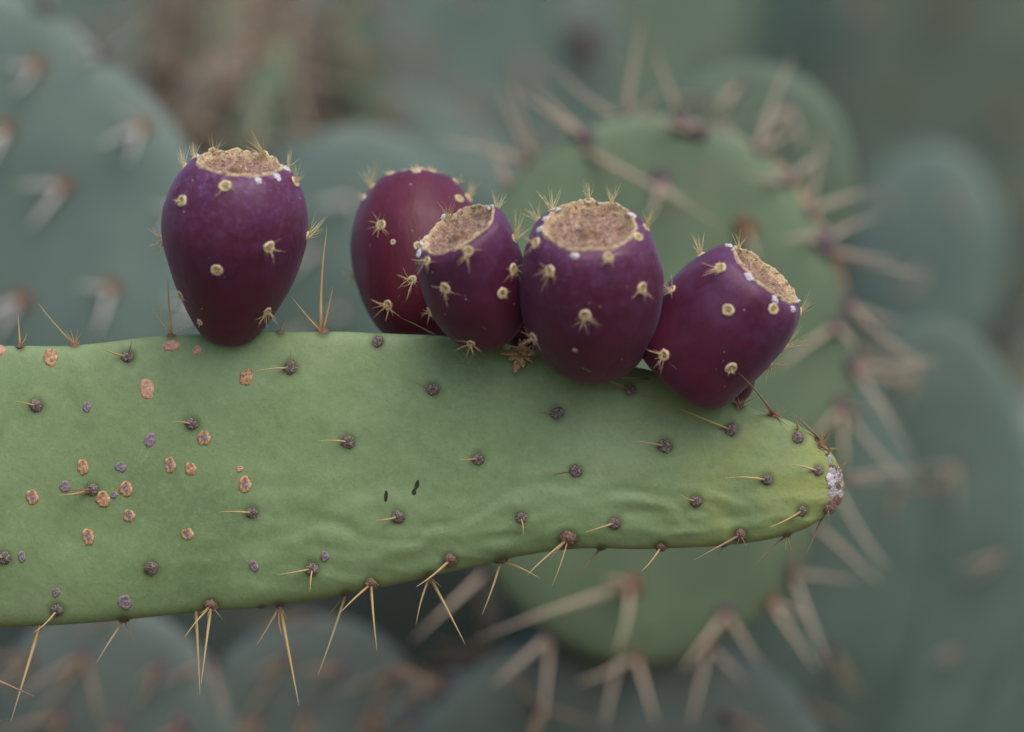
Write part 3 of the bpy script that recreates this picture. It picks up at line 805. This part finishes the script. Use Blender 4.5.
# spines of the pad: base pixel, tip pixel, tip towards the lens in px, radius px, kind
PAD_SPINES = [
    (36, 406, 13, 401, 26, .9, 'y'), (128, 357, 96, 346, 18, 1.0, 'y'), (128, 357, 132, 340, 12, .7, 'd'), (192, 424, 171, 422, 20, .9, 'y'), (92, 490, 59, 495, 22, 1.6, 'y'), (92, 490, 62, 490, 24, 1.0, 'd'),
    (252, 513, 218, 512, 25, 1.0, 'y'), (151, 568, 141, 568, 14, .8, 'd'), (57, 610, 33, 633, 16, 1.1, 'y'), (40, 625, 11, 721, 18, 1.8, 'y'), (124, 622, 96, 664, 14, 1.1, 'y'), (124, 622, 134, 640, 8, .7, 'd'),
    (211, 606, 184, 638, 18, 1.1, 'y'), (196, 611, 200, 695, 12, 1.6, 'y'), (211, 606, 201, 684, 20, 1.6, 'y'), (280, 608, 256, 646, 8, .9, 'y'), (280, 608, 299, 706, 16, 1.9, 'y'), (280, 608, 282, 635, 12, 1.6, 'o'),
    (371, 584, 340, 613, 18, 1.3, 'y'), (371, 584, 377, 651, 20, 1.4, 'y'), (346, 595, 318, 675, 10, 1.3, 'y'), (346, 595, 326, 618, 0, .8, 'd'), (312, 569, 278, 575, 22, 1.0, 'y'), (312, 569, 310, 592, 20, 1.0, 'y'),
    (450, 560, 416, 587, 20, 1.4, 'y'), (430, 578, 416, 625, 10, 1.2, 'y'), (430, 578, 465, 644, 18, 1.6, 'y'), (430, 578, 442, 572, 12, .7, 'o'), (502, 564, 482, 615, 12, 1.3, 'y'), (502, 564, 541, 579, 14, 1.2, 'y'),
    (568, 539, 527, 575, 24, 1.3, 'y'), (568, 539, 552, 586, 12, .8, 'y'), (568, 539, 549, 560, 16, .9, 'd'), (601, 550, 574, 580, 6, 1.0, 'd'), (615, 523, 586, 532, 24, 1.2, 'y'), (661, 547, 642, 571, 14, 1.1, 'y'),
    (521, 518, 523, 535, 22, .9, 'y'), (521, 518, 507, 520, 14, .6, 'd'), (740, 535, 694, 560, 26, 1.3, 'o'), (788, 538, 755, 565, 10, 1.1, 'd'), (825, 523, 806, 554, 8, .9, 'd'), (802, 511, 770, 527, 22, 1.1, 'y'),
    (767, 480, 725, 478, 24, 1.1, 'y'), (818, 471, 788, 464, 20, 1.1, 'y'), (731, 430, 680, 409, 24, 1.1, 'y'), (702, 395, 670, 363, 95, .9, 'o'), (702, 395, 713, 384, 12, .7, 'o'), (739, 406, 730, 392, 12, .6, 'o'), (739, 406, 758, 397, 10, .6, 'o'), (739, 406, 750, 404, 10, .6, 'y'),
    (774, 415, 738, 372, 80, 1.5, 'o'), (774, 415, 790, 428, 12, .7, 'o'), (774, 415, 756, 408, 14, .7, 'y'), (822, 442, 792, 413, 14, 1.3, 'o'), (822, 442, 812, 430, 12, .8, 'o'), (822, 442, 834, 436, 8, .8, 'o'), (828, 448, 840, 449, 6, .5, 'y'), (838, 478, 849, 457, 0, .7, 'o'), (822, 442, 832, 430, 6, .6, 'o'),
    (630, 390, 582, 368, 85, 1.1, 'o'), (648, 379, 603, 379, 60, .8, 'd'), (665, 446, 637, 441, 20, 1.0, 'y'), (478, 459, 459, 460, 18, .9, 'y'), (576, 471, 545, 475, 6, .7, 'd'), (557, 413, 534, 412, 10, .7, 'd'), (696, 501, 680, 494, 16, .9, 'y'),
    (348, 442, 319, 441, 22, 1.0, 'y'), (398, 517, 376, 520, 18, 1.3, 'y'), (290, 368, 255, 371, 24, .9, 'y'), (290, 368, 291, 350, 14, .9, 'y'), (433, 389, 405, 377, 12, .6, 'd'),
    (74, 341, 38, 303, 10, 1.1, 'y'), (74, 341, 70, 328, 6, .6, 'y'), (74, 341, 78, 328, 6, .6, 'y'), (74, 341, 64, 330, 6, .6, 'y'), (74, 341, 82, 333, 6, .6, 'y'), (20, 346, 18, 314, 0, 1.1, 'y'), (20, 346, 27, 333, 0, .7, 'y'),
    (171, 335, 168, 277, 0, 1.5, 'y'), (171, 335, 152, 307, 0, 1.0, 'y'), (171, 335, 193, 326, 4, .8, 'y'), (321, 331, 327, 228, 0, 1.6, 'y'), (321, 331, 291, 296, 6, 1.0, 'y'), (323, 331, 333, 287, 4, 1.1, 'y'), (323, 331, 312, 318, 4, .7, 'o'), (280, 332, 287, 318, 0, 1.1, 'o'),
    (430, 578, 420, 574, 8, .6, 'd'), (4, 558, -12, 556, 18, .9, 'y'), (724, 548, 716, 560, 4, .6, 'd'), (436, 335, 401, 318, 24, .9, 'o'), (502, 347, 482, 326, 90, .9, 'o')]
fr = random.Random(21)
for x0, y0, n in ((702, 395, 4), (739, 406, 6), (774, 415, 6), (798, 430, 4), (822, 442, 8), (829, 452, 5), (838, 470, 4), (668, 385, 3), (323, 331, 3), (20, 346, 2), (829, 509, 2), (788, 538, 2), (740, 535, 2), (280, 608, 3), (211, 606, 3), (430, 578, 3)):
    for _ in range(n):
        sg = -1 if y0 < 500 else 1
        PAD_SPINES.append((x0, y0, x0 + fr.uniform(-13, 13), y0 + sg * fr.uniform(4, 15), fr.uniform(2, 12), fr.uniform(.4, .6), fr.choice('yyo')))
for x0, y0, x1, y1, t, r, kd in PAD_SPINES:
    p, n_ = A_at.get((x0, y0), (None, None))
    if p is None: p, n_ = H_surf.at(x0, y0, 0)
    spine(H_pad, p, P(x1, y1, p.y - t * K), r * K * 1.15, kd)

# corky scars: x, y, half width, half height px, kinds (rim, core)
CORK = [(51, 357, 8, 9, 'o'), (171, 346, 10, 6, 'p'), (197, 350, 5, 6, 'p'), (147, 389, 8.5, 10.5, 'p'), (87, 407, 5, 6, 'g'), (246, 377, 7.5, 10, 'o'), (204, 438, 7.5, 8.5, 'om'), (150, 440, 6.5, 8, 'g'), (83, 467, 6.5, 8.5, 'o'),
        (121, 467, 6, 6, 'g'), (170, 465, 6, 9, 'om'), (191, 469, 7, 7, 'o'), (240, 469, 3.5, 3.5, 'p'), (245, 485, 6.5, 10, 'om'), (126, 489, 7.5, 8.5, 'om'), (103, 499, 8.5, 9, 'o'), (65, 487, 6, 6, 'g'), (32, 497, 7, 9, 'om'), (114, 495, 4, 4, 'g'),
        (129, 516, 6.5, 7.5, 'om'), (88, 537, 7, 9.5, 'om'), (187, 534, 7.5, 6.5, 'om'), (254, 566, 4.5, 7, 'g'), (56, 592, 4, 5.5, 'g'), (125, 602, 7.5, 8.5, 'g'), (22, 557, 4.5, 6, 'g'), (325, 556, 4.5, 6, 'g'), (0, 351, 5, 7, 'p'), (417, 485, 2.2, 6, 'k'), (414, 492, 2.2, 3.5, 'k'), (386, 496, 2, 6, 'k')]


def cork(x, y, hw, hh, kd, seed):
    """thin crust that follows the pad's skin: cracked rim, flaking middle"""
    rings = [(1.18, -.6), (1.06, .35), (.92, 1.5), (.7, 1.7), (.5, 1.1), (.3, 1.35), (.04, 1.6)]
    v = []; n2 = 18
    p0, nn = H_surf.at(x, y, 0)
    rot = rng.uniform(-.5, .5)
    for i, (r, h) in enumerate(rings):
        for j in range(n2):
            a = 2 * math.pi * j / n2
            w = 1 + .28 * noise.noise(Vector((math.cos(a) * 1.3, math.sin(a) * 1.3, seed * 3.3))) + .16 * noise.noise(Vector((math.cos(a) * 3.5, math.sin(a) * 3.5, seed * 1.3 + i * .3)))
            dx = r * w * hw * math.cos(a); dy = r * w * hh * math.sin(a)
            q, n_ = H_surf.at(x + dx * math.cos(rot) - dy * math.sin(rot), y + dx * math.sin(rot) + dy * math.cos(rot), 0)
            v.append(q + n_ * (h * K * .8 * (1 + .7 * noise.noise(Vector((a * 2, i * 1.7, seed))))))
    f_ = ringfaces(len(rings), n2, False, True)
    mats = {'o': [M_CORK_E, M_CORK_O, M_CORK_O], 'p': [M_CORK_P, M_CORK_P, M_CORK_P], 'om': [M_CORK_E, M_CORK_O, M_CORK_G], 'g': [M_CORK_E, M_CORK_G, M_CORK_G], 'k': [M_BLACK] * 3}[kd]
    mi = [0 if k < 1 * n2 else (1 if k < 4 * n2 else 2) for k in range(len(f_))]
    put('cork_scar', mesh('cork_scar', [q - p0 for q in v], f_, mats, True, mi), H_pad, Matrix.Translation(p0))


for i, (x, y, hw, hh, kd) in enumerate(CORK): cork(x, y, hw * .86, hh * .86, kd, seed=i)

# ------------------------------------------------------------------ fruit
PROF = [(0.0, .115), (0.03, .17), (0.10, .235), (0.2, .30), (0.33, .375), (0.48, .435), (0.62, .462), (0.75, .455), (0.86, .425), (0.93, .385), (0.975, .34), (1.0, .285)]
PROF_FAT = [(0.0, .18), (0.02, .26), (0.08, .37), (0.18, .45), (0.33, .50), (0.5, .515), (0.65, .505), (0.78, .485), (0.88, .455), (0.945, .415), (0.98, .375), (1.0, .325)]

PROF_MID = [(0.0, .14), (0.03, .225), (0.10, .325), (0.2, .405), (0.35, .478), (0.5, .512), (0.65, .515), (0.78, .49), (0.88, .455), (0.945, .415), (0.98, .375), (1.0, .325)]
PROF_BLUNT = [(0.0, .30), (0.012, .385), (0.06, .455), (0.16, .50), (0.33, .515), (0.5, .52), (0.65, .51), (0.78, .485), (0.88, .455), (0.945, .415), (0.98, .375), (1.0, .325)]


def fruit(label, base, vec, tau, L, rmax, rs, yb, m_, areoles, wool, prof=PROF, slant=0.0, seed=0.0, scar=True, tuft='mix', depth=None):
    b_ = P(base[0], base[1], yb)
    v2 = Vector((vec[0], 0, vec[1])).normalized()
    ax = (v2 * math.cos(R(tau)) + Vector((0, -1, 0)) * math.sin(R(tau))).normalized()
    xl = (Vector((0, -1, 0)).cross(ax) * -1)
    xl = ax.cross(Vector((0, -1, 0))).normalized() * -1
    if xl.x < 0: xl = -xl
    yl = ax.cross(xl)
    M = Matrix((xl, yl, ax)).transposed().to_4x4()
    M.translation = b_
    root = put('prickly_pear_fruit', None, None, M)
    root.empty_display_size = .02
    tag(root, label, 'fruit', 'purple prickly pear fruit')
    Lm = L * K; rm = rmax * K; rsm = rs * K
    pr = catmull(prof, 70)
    mx = max(q[1] for q in prof); tr = prof[-1][1]
    v = []; nc = 84
    def bend(x, y, z, t):
        w = t ** 3
        return Vector((x, y, z + slant * x * w))
    for i, (t, r) in enumerate(pr):
        t = min(max(t, 0), 1)
        rr = r / mx * rm
        w = max(0, (t - .62) / .38) ** 1.5
        rr = rr * (1 - w) + (rsm + (r - tr) / mx * rm * .9) * w
        for j in range(nc):
            a = 2 * math.pi * j / nc
            ca, sa = math.cos(a), math.sin(a)
            n_ = 1 + .035 * noise.noise(Vector((ca * 1.1, sa * 1.1, t * 2 + seed))) + .012 * noise.noise(Vector((ca * 4, sa * 4, t * 6 + seed)))
            n_ += .022 * w * math.sin(7 * a + seed * 2) + .03 * w * noise.noise(Vector((ca * 5, sa * 5, seed)))
            v.append(bend(rr * n_ * ca, rr * n_ * sa, t * Lm, t))
    # tuck the crown in under the scar
    for k_, (q, dz) in enumerate(((.965, .002), (.90, -.09), (.4, -.16))):
        for j in range(nc):
            a = 2 * math.pi * j / nc
            v.append(bend(rsm * q * math.cos(a), rsm * q * math.sin(a), Lm * (1 + dz), 1))
    f_ = ringfaces(len(pr) + 3, nc)
    skin = put('skin', mesh('skin', v, f_, m_), root, M)
    surf = Surf([M @ q for q in v], f_)
    if scar:
        sv = []; n3 = 84
        keys = [(1.0, -.12), (.995, -.02), (.97, .055), (.93, .05), (.88, -.05), (.80, -.12), (.66, -.175), (.5, -.20), (.36, -.205), (.24, -.18), (.17, -.11), (.10, -.09), (.02, -.12)]
        for i, (q, z) in enumerate(catmull(keys, 34)):
            for j in range(n3):
                a = 2 * math.pi * j / n3
                ca, sa = math.cos(a), math.sin(a)
                w = 1 + .04 * noise.noise(Vector((ca * 3, sa * 3, seed * 5))) + .02 * math.sin(7 * a + seed * 2) + .03 * noise.noise(Vector((ca * 9, sa * 9, seed * 5)))
                inn = min(1, max(0, (.97 - q) * 12))
                fib = inn * .045 * noise.noise(Vector((a * 9, q * 2.5, seed)))
                zz = z + fib + .05 * noise.noise(Vector((ca * q * 4, sa * q * 4, seed * 2))) + .055 * noise.noise(Vector((ca * q * 11, sa * q * 11, seed * 2))) + inn * .05 * noise.noise(Vector((ca * q * 24, sa * q * 24, seed)))
                sv.append((q * w * ca, q * w * sa, zz + slant * q * ca))
        SM = M @ Matrix.Translation((0, 0, Lm)) @ Matrix.Diagonal((rsm * 1.0, rsm * 1.0, rsm, 1))
        put('flower_scar', mesh('flower_scar', sv, ringfaces(len(sv) // n3, n3, False, True), M_SCAR), root, SM)
    dep = (b_ + ax * Lm * .6).y
    for x, y, *o in areoles:
        sz = o[0] if o else 6.2
        p, n_ = surf.at(x, y, dep)
        facing = -n_.dot(ray(x, y))
        rr = sz * K
        ar = put('areole', rng.choice(CUP), root, frame(p, n_, rng.uniform(0, 6), (rr * .92, rr * .92, rr * .62)))
        crown = (M.inverted() @ p).z / Lm
        kind = o[1] if len(o) > 1 else ('up' if (facing < .45 and crown > .6) else ('flat' if rng.random() < .85 else 'short'))
        if kind:
            d = n_ if kind != 'flat' else (n_ + Vector((rng.uniform(-.3, .3), -.1, -.55))).normalized()
            if kind == 'up': d = (n_ * .8 + Vector((0, 0, .75))).normalized()
            s_ = .00125 * rng.uniform(.85, 1.2)
            put('bristle_tuft', rng.choice(TUFT[kind]), ar, frame(p + n_ * rr * .2, d, rng.uniform(0, 6), (s_, s_, s_)))
    for x, y in wool:
        p, n_ = surf.at(x, y, (b_ + ax * Lm).y)
        rr = rng.uniform(3.6, 5.2) * K
        put('wool_tuft', rng.choice(AR['w']), root, frame(p + n_ * rr * .1, n_, rng.uniform(0, 6), (rr * 1.15, rr * .85, rr)))
    return root, surf


fruit('upright pear shaped purple fruit standing apart on the rim, its scar facing up', (228, 340), (17, 180), 20, 184, 72, 43, 0.0, M_FRUIT,
      [(225, 186, 6.5), (182, 201, 6.5), (269, 247, 6.5), (217, 270, 6.5), (181, 295, 5.5), (267, 311, 5), (159, 241, 6), (307, 236, 5), (295, 182, 6, 'up'), (180, 163, 5, 'up'), (194, 157, 5, 'up'), (212, 146, 5.5, 'up'), (261, 149, 5.5, 'up'), (296, 161, 5, 'up'), (200, 322, 4)],
      [(204, 148), (216, 169), (258, 181), (277, 177), (289, 164), (236, 147)], seed=1.0)
fruit('plump wine red fruit at the back of the cluster, top hidden and turned away', (424, 340), (-14, 160), -26, 178, 68, 36, 0.014, M_FRUIT_R,
      [(381, 225, 6), (393, 242, 3, None), (459, 199, 5.5), (388, 305, 5.5), (353, 274, 6), (363, 199, 5.5, 'short'), (390, 174, 5, 'short'), (416, 171, 5.5, 'short'), (433, 168, 5, 'short'), (461, 175, 4.5, 'short'), (479, 191, 6, 'up'), (370, 185, 4.5, 'up'), (412, 280, 5), (418, 246, 5)],
      [(364, 199), (390, 173), (416, 170), (433, 167), (461, 174)], seed=2.3, prof=PROF_MID, scar=True)
fruit('smallest full fruit of the cluster, its tilted oval scar overlapping the wine red one', (493, 343), (-36, 118), 27, 129, 52, 40, -0.008, M_FRUIT_B,
      [(468, 251, 5.5), (445, 288, 6), (427, 313, 5.5), (502, 293, 6), (513, 269, 6), (514, 239, 5), (471, 343, 5), (427, 261, 5), (499, 208, 5, 'up'), (421, 246, 4, 'short'), (441, 205, 4, 'up')],
      [(447, 213), (431, 228), (419, 253), (447, 249), (484, 230), (476, 205)], seed=3.1, prof=PROF_MID, slant=.20)
fruit('largest purple fruit in the cluster, broad round tan scar turned to the front', (594, 371), (-7, 145), 34, 169, 71, 47, -0.004, M_FRUIT,
      [(550, 271, 6.5), (642, 288, 6.5), (585, 315, 6.5), (536, 243, 6), (608, 257, 5.5), (638, 237, 5.5), (646, 228, 5, 'up'), (534, 337, 6), (589, 197, 5.5, 'up'), (612, 200, 5.5, 'up'), (550, 204, 5.5, 'up'), (533, 217, 5.5, 'up'), (575, 350, 2.5, None)],
      [(540, 229), (573, 195), (575, 256), (617, 205), (558, 203)], seed=4.7, prof=PROF_MID)
fruit('purple fruit leaning over towards the tip of the pad, its scar seen edge on', (671, 374), (92, 98), 17, 138, 65, 42, -0.005, M_FRUIT_B,
      [(720, 268, 6.2), (728, 310, 6.5), (731, 368, 6.5), (672, 290, 5.5), (664, 355, 6), (773, 309, 6), (787, 349, 6), (700, 254, 5, 'up'), (803, 313, 5.5, 'up'), (740, 244, 5, 'up'), (776, 371, 5)],
      [(729, 246), (741, 246), (749, 277), (793, 309), (795, 293), (775, 300)], seed=5.9, prof=PROF_BLUNT, slant=0.05)
fruit('small reddish fruit mostly hidden behind the leaning fruit near the pad tip', (730, 404), (-14, 80), -12, 80, 31, 20, 0.008, M_FRUIT, [(722, 390, 4)], [], seed=7.2, prof=PROF_FAT)
fruit('little dark fruit squeezed in behind the two scarred fruits of the cluster', (526, 352), (2, 90), -10, 82, 27, 18, 0.008, M_FRUIT_B, [(529, 330, 4)], [], seed=8.1, prof=PROF_FAT)

fruit('tiny blurred purple fruit on a hazy far pad above the fruit cluster', (586, 60), (-4, 60), 10, 62, 22, 14, 0.84, M_FRUIT_B, [], [], seed=9.3, prof=PROF_MID)

# ------------------------------------------------------------------ dried flower remnant lodged on the rim
fp, fn = H_surf.at(520, 358, 0)
FM = frame(fp + fn * .002, (fn + Vector((0, -.6, .4))).normalized())
FL = put('dried_flower', None, None, FM)
FL.empty_display_size = .01
tag(FL, 'shrivelled tan flower remnant lodged between two fruits on the rim', 'dried flower')
for k_ in range(13):
    a = k_ * 2.4 + rng.uniform(-.3, .3)
    L = rng.uniform(12, 22) * K; w = rng.uniform(2.2, 4.5) * K
    up_ = rng.uniform(.1, 1.0)
    v = []
    for i in range(7):
        t = i / 6
        ww = w * math.sin(math.pi * min(.96, t * .85 + .12)) * (1 + .3 * rng.uniform(-1, 1))
        r_ = L * t * math.cos(up_ * (1 - .6 * t)); z = L * (math.sin(up_) * t - .45 * t * t) + .001
        for q, zz in ((-1, .35), (0, -.1), (1, .35), (.9, .55), (0, .12), (-.9, .55)):
            lx, ly = r_, q * ww
            v.append((lx * math.cos(a) - ly * math.sin(a), lx * math.sin(a) + ly * math.cos(a), z + zz * w * .5))
    put('petal', mesh('petal', v, ringfaces(7, 6), M_DRYP), FL, FM)
put('flower_core', areole_mesh('flower_core', M_AREOLE_B, 9, .9, .3), FL, FM @ Matrix.Diagonal((6 * K, 6 * K, 6 * K, 1)))

sc.render.engine = 'CYCLES'
